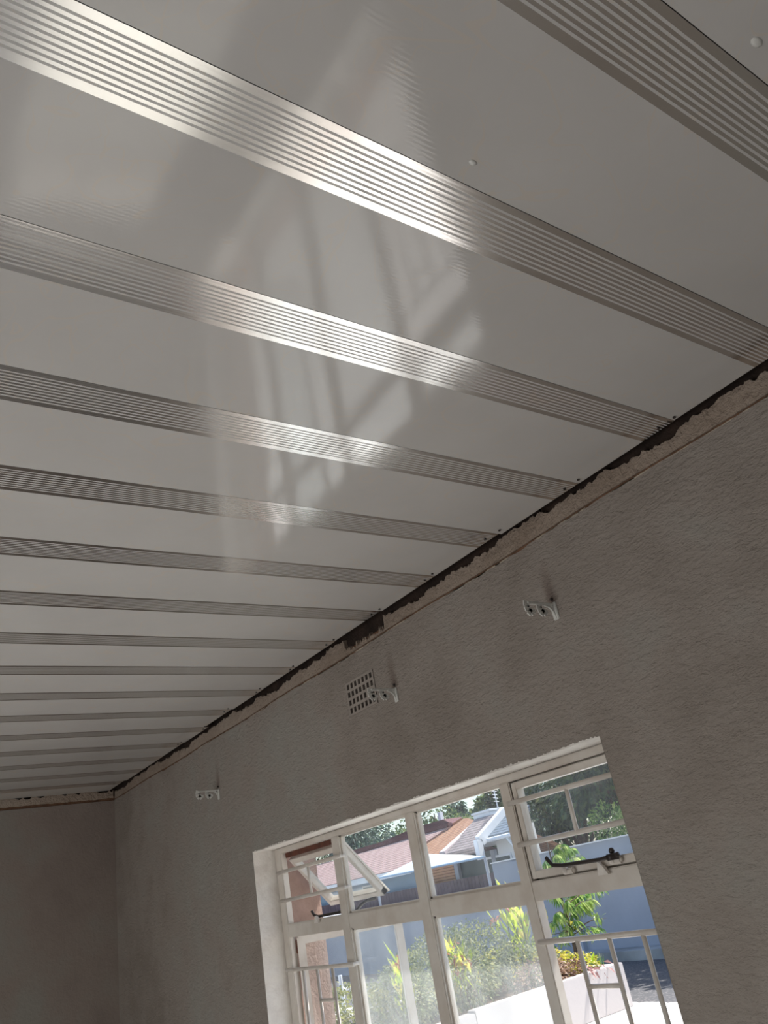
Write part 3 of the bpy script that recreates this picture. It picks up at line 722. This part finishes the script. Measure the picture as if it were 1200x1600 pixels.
# dark maroon hip of another roof behind
h0 = thing('house', 'dark maroon hipped roof peeking over the pink ridge', 'house', (22, 27, GZ))
A = onX(648, 1307, 21.5); B = onX(683, 1283, 21.5); Cc = onX(712, 1290, 21.5)
bm = bag(); prism(bm, [A + Vector((0, 6, -.1)), B + Vector((0, 1.6, 0)), B + Vector((0, -.4, 0)), Cc, Cc - Vector((0, .5, 1.2)), A + Vector((0, 6, -1.4))], (2.5, 0, 0)); obj('hip_roof', bm, M_maroon, h0)
bm = bag(); box(bm, (21.7, Cc.y + .3, GZ), (23.8, A.y + 5.5, A.z - .9)); obj('side_wall', bm, M_obrick, h0)
bm = bag(); v0 = onX(690, 1283, 21.6); box(bm, v0 - Vector((.08, .08, .5)), v0 + Vector((.08, .08, .35))); obj('vent_pipe', bm, M_fascia, h0)
# orange gabled section
h2 = thing('house', 'orange tiled roof section with a peaked ridge in the middle of the view', 'house', (16.5, 18.8, GZ))
P_o = onX(727, 1278, 16.9)
q2 = roofpoly([(660, 1320), (722, 1280), (731, 1278), (752, 1286), (694, 1338), (655, 1341), (652, 1330)], P_o)
bm = bag(); prism(bm, q2, (0, 0, -.14)); obj('front_roof', bm, M_orangetile, h2)
bm = bag(); beam(bm, q2[0] + Vector((0, 0, .02)), q2[1] + Vector((0, 0, .02)), .10, .06, bev=.01); obj('ridge_cap', bm, M_orangetile, h2)
bm = bag(); X_ = min(v.x for v in q2) + .3; box(bm, (X_, 18.45, GZ), (X_ + .2, 19.6, min(v.z for v in q2) + .05)); obj('brick_wall', bm, M_obrick, h2)
bm = bag(); prism(bm, [Vector((q2[2].x + .05, q2[1].y + .2, q2[2].z - .02)), Vector((q2[2].x + .05, q2[3].y, q2[2].z - .2)), Vector((q2[2].x + 2.5, q2[3].y, q2[2].z - 1.3)), Vector((q2[2].x + 2.5, q2[1].y + .2, q2[2].z - 1.2))], (0, 0, -.12)); obj('rear_roof', bm, M_orangetile, h2)
# right house: tile strip between two raised gable cappings, roof with shade painted blue to the right
h3 = thing('house', 'house with thick white gable capping and roof tinted blue grey for shade on the right', 'house', (16, 14.8, GZ))
A1, B1 = onY(693, 1337, 17.9), onY(753, 1283, 17.9)
bm = bag(); beam(bm, A1, B1, .24, .22, bev=.01); obj('gable_capping', bm, M_pinkf, h3)
A2, B2 = onY(749, 1315, 16.4), onY(789, 1268, 16.4)
bm = bag(); beam(bm, A2, B2, .16, .27, bev=.01); beam(bm, A2 + Vector((-.05, 0, .05)), A2 + Vector((-.05, 0, -.42)), .18, .16, (0, 1, 0), .01); obj('gable_capping', bm, M_fascia, h3)
n3 = Vector((-(B2.z - A2.z) / (B2.x - A2.x), 0, 1)).normalized(); p3 = A2 + Vector((0, 0, -.06))
def rz(x): return p3.z + (x - p3.x) * (B2.z - A2.z) / (B2.x - A2.x)
xa = p3.x - .08; xb = B2.x + .15
bm = bag(); prism(bm, [(xa, 17.85, rz(xa)), (xb, 17.85, rz(xb)), (xb, 16.45, rz(xb)), (xa, 16.45, rz(xa))], (0, 0, -.14)); obj('front_roof', bm, M_greytile, h3)
bm = bag(); prism(bm, [(xa + .35, 16.35, rz(xa + .35)), (xb, 16.35, rz(xb)), (xb, 15.6, rz(xb)), (xa + .35, 15.2, rz(xa + .35))], (0, 0, -.14)); obj('side_roof', bm, M_bluetile, h3)
bm = bag(); prism(bm, [(xb + .02, 17.8, rz(xb) - .02), (xb + .02, 16.9, rz(xb) - .02), (xb + 1.2, 17.1, rz(xb) - .6), (xb + 1.2, 17.8, rz(xb) - .6)], (0, 0, -.14)); obj('rear_roof', bm, M_bluetile, h3)
bm = bag(); zz = rz(xa + .35) - .10; tube(bm, [(xa + .28, 16.3, zz), (xa + .28, 15.0, zz)], .055, 8); obj('gutter', bm, M_fascia, h3)
bm = bag(); tube(bm, [(xa + .28, 15.6, zz), (xa + .33, 15.45, zz - .25), (xa + .62, 15.4, zz - .35), (xa + .62, 15.4, GZ)], .04, 8); obj('downpipe', bm, M_fascia, h3)
bm = bag(); box(bm, (xa + .72, 15.15, GZ), (xa + .9, 16.5, rz(xa + .72) - .12)); obj('front_wall', bm, M_white, h3)
for yy in (16.0,):
    bm = bag(); box(bm, (xa + .69, yy, -.5), (xa + .72, yy + 1.0, .35)); f_ = obj('window', bm, M_fascia, h3)
    bm = bag(); box(bm, (xa + .682, yy + .06, -.44), (xa + .688, yy + .94, .29)); obj('pane', bm, M_ddark, f_)
Ch = onX(764, 1279, B2.x + .45); bm = bag(); box(bm, Ch - Vector((.25, .36, .7)), Ch + Vector((.25, .36, .16)), .01); box(bm, Ch + Vector((-.29, -.4, .16)), Ch + Vector((.29, .4, .22)), .01); obj('chimney', bm, M_fascia, h3)
# antenna mast on the ridge
bm = bag(); v0 = onX(781, 1276, B2.x + .3); tube(bm, [v0 - Vector((0, 0, .4)), v0 + Vector((0, 0, .8))], .02, 6)
for k in range(5): tube(bm, [v0 + Vector((-.2, -.12, .4 + .09 * k)), v0 + Vector((.2, .12, .4 + .09 * k))], .008, 5)
obj('antenna', bm, M_fascia, h3)
# dark recess with doors under the shade sail
sh = thing('carport', 'shaded carport with dark doorway under the shade sail', 'carport', (14.9, 17.2, GZ))
bm = bag(); box(bm, (15.0, 16.6, GZ), (15.15, 18.4, .50)); obj('back_wall', bm, M_ddark, sh)
for yy in (16.6, 18.2):
    bm = bag(); box(bm, (14.88, yy, GZ), (14.98, yy + .16, .50)); obj('post', bm, M_bwall, sh)
# shade sail
ss = thing('shade_sail', 'bright white tented shade sail in front of the houses', 'shade sail', (14.3, 18.5, GZ))
pk = onX(668, 1334, 14.0); lf = onX(588, 1373, 13.6); rt = onX(757, 1339, 13.6); fr = onX(668, 1357, 13.5); bk = onX(735, 1336, 14.1)
bm = bag()
V = [bm.verts.new(p) for p in (pk, lf, fr, rt, bk)]
for tri in ((0, 1, 2), (0, 2, 3), (0, 3, 4)): bm.faces.new([V[i] for i in tri])
bmesh.ops.subdivide_edges(bm, edges=bm.edges[:], cuts=4, use_grid_fill=True)
g = bmesh.ops.extrude_face_region(bm, geom=bm.faces[:]); bmesh.ops.translate(bm, verts=[v for v in g['geom'] if isinstance(v, bmesh.types.BMVert)], vec=(0, 0, -.015))
obj('canopy', bm, M_sail, ss)
bm = bag(); tube(bm, [lf, fr, rt], .025, 8); obj('edge_cable', bm, M_bluew, ss)
for p in (lf, rt, pk):
    bm = bag(); tube(bm, [Vector((p.x, p.y, GZ)), p], .035, 8); obj('pole', bm, M_bwall, ss)
# pale metal post with an arm behind the hedge
c = onY(533, 1560, 10.2); tp = onY(530, 1522, 10.2)
t = thing('washing_line_post', 'pale blue metal post with a side arm behind the yellow green shrub', 'post', (tp.x, 11.2, GZ))
tp = onY(531, 1524, 11.2); ar = onY(553, 1541, 11.2); ab = onY(535, 1548, 11.2)
bm = bag(); tube(bm, [Vector((tp.x, 11.2, GZ)), tp], .03, 8); obj('pole', bm, M_fascia, t)
bm = bag(); tube(bm, [Vector((tp.x, 11.2, ab.z)), Vector((ar.x, 11.2, ab.z + .03))], .025, 8); obj('side_arm', bm, M_fascia, t)

# trees behind the houses ---------------------------------------------------
def tree(name, label, az, dist, ztop, width, m, seed, n=2600, L=.30, zbot=.2, group='trees beyond the houses'):
    r = random.Random(seed); cx, cy = dist * math.cos(R(az)), dist * math.sin(R(az))
    t = thing(name, label, 'tree', (cx, cy, GZ), group); H = ztop - zbot
    blobs = []
    for i in range(9):
        f = r.random(); a_ = r.random() * 6.28; rr = width * .5 * (1 - .55 * f)
        s_ = width * r.uniform(.20, .34)
        blobs.append((cx + math.cos(a_) * rr * .7, cy + math.sin(a_) * rr * .7, zbot + s_ * .7 + (H - 1.6 * s_) * f, s_, s_, s_ * .8))
    blobs.append((cx, cy, ztop - width * .22, width * .26, width * .26, width * .22))
    bm = bag(); KEEP.add(id(bm)); cloud(bm, blobs, n, L, L * .55, r, .35); obj('crown', bm, m, t)
    bm = bag(); tube(bm, [(cx, cy, GZ), (cx + .1, cy, zbot), (cx, cy + .1, ztop - width * .3)], [width * .06, width * .045, .04], 8)
    for b in blobs: tube(bm, [(cx, cy, zbot), (b[0], b[1], b[2])], [width * .02, .03], 5)
    obj('trunk', bm, M_bark, t)
tree('broadleaf_tree', 'dark broadleaf tree beyond the houses, behind the tilted sash', 60.8, 58, 5.2, 5, M_tree1, 41)
tree('broadleaf_tree', 'tall leafy tree behind the left end of the pink roof', 57.2, 48, 4.7, 4.8, M_tree3, 42)
tree('broadleaf_tree', 'mid green tree above the middle of the pink roof', 54.3, 56, 4.9, 5.4, M_tree2, 43)
tree('broadleaf_tree', 'green tree left of the sky gap beside the wide mullion', 51.6, 43, 4.1, 4.2, M_tree2, 44)
tree('round_tree', 'small dark round treetop on the skyline left of the sky gap', 50.0, 50, 4.35, 1.8, M_tree3, 45, 1500)
tree('broadleaf_tree', 'low sunlit tree just over the orange roof peak', 49.0, 52, 3.6, 3.8, M_tree2, 46, 2600)
tree('broadleaf_tree', 'leafy tree right of the sky gap over the chimney', 47.3, 32, 2.9, 2.6, M_tree2, 47)
tree('broadleaf_tree', 'tall blue green tree behind the antenna', 45.4, 40, 4.6, 3.6, M_tree3, 48)
def cypress(az, dist, ztop, width, seed, label):
    r = random.Random(seed); cx, cy = dist * math.cos(R(az)), dist * math.sin(R(az)); t = thing('cypress_tree', label, 'tree', (cx, cy, GZ))
    bm = bag(); KEEP.add(id(bm))
    bl_ = [(cx, cy, .3 + i * (ztop - .3) / 6, width * .5 * (1 - i / 9), width * .5 * (1 - i / 9), ztop / 7) for i in range(7)]
    cloud(bm, bl_, 1800, .2, .1, r, .4); obj('crown', bm, M_tree1, t)
    bm = bag(); tube(bm, [(cx, cy, GZ), (cx, cy, ztop - .5)], [.16, .04], 8); obj('trunk', bm, M_bark, t)
cypress(47.3, 28.5, 3.4, .8, 51, 'narrow dark cypress rising beside the chimney')
# big dark trees right behind the tall boundary wall
for i, (az, d, zt_, wd, m, lab) in enumerate(((37.6, 19.9, 5.6, 3.8, M_tree1, 'large dark tree in the middle of the right top vent'),
    (25.5, 17.6, 5.9, 4.4, M_tree3, 'unseen blue green tree added behind the boundary wall to shade the gravel'),  # out of view, added only to cast shade on the yard
    (42.3, 29.5, 4.6, 4.4, M_tree1, 'large dark tree furthest back at the left of the right top vent'))):
    tree('shade_tree', lab, az, d, zt_, wd, m, 61 + i, 5200, .24, -.6, 'big trees behind the boundary wall')
shrub('garden_shrub', 'sunlit leafy shrub tip showing over the tall boundary wall', 'shrub', (13.9 + .3, 12.0, GZ), [(14.3, 12.1, .45, .35, .5, .45), (14.2, 11.6, .3, .3, .4, .35)], 900, .10, .05, M_peach, 71)
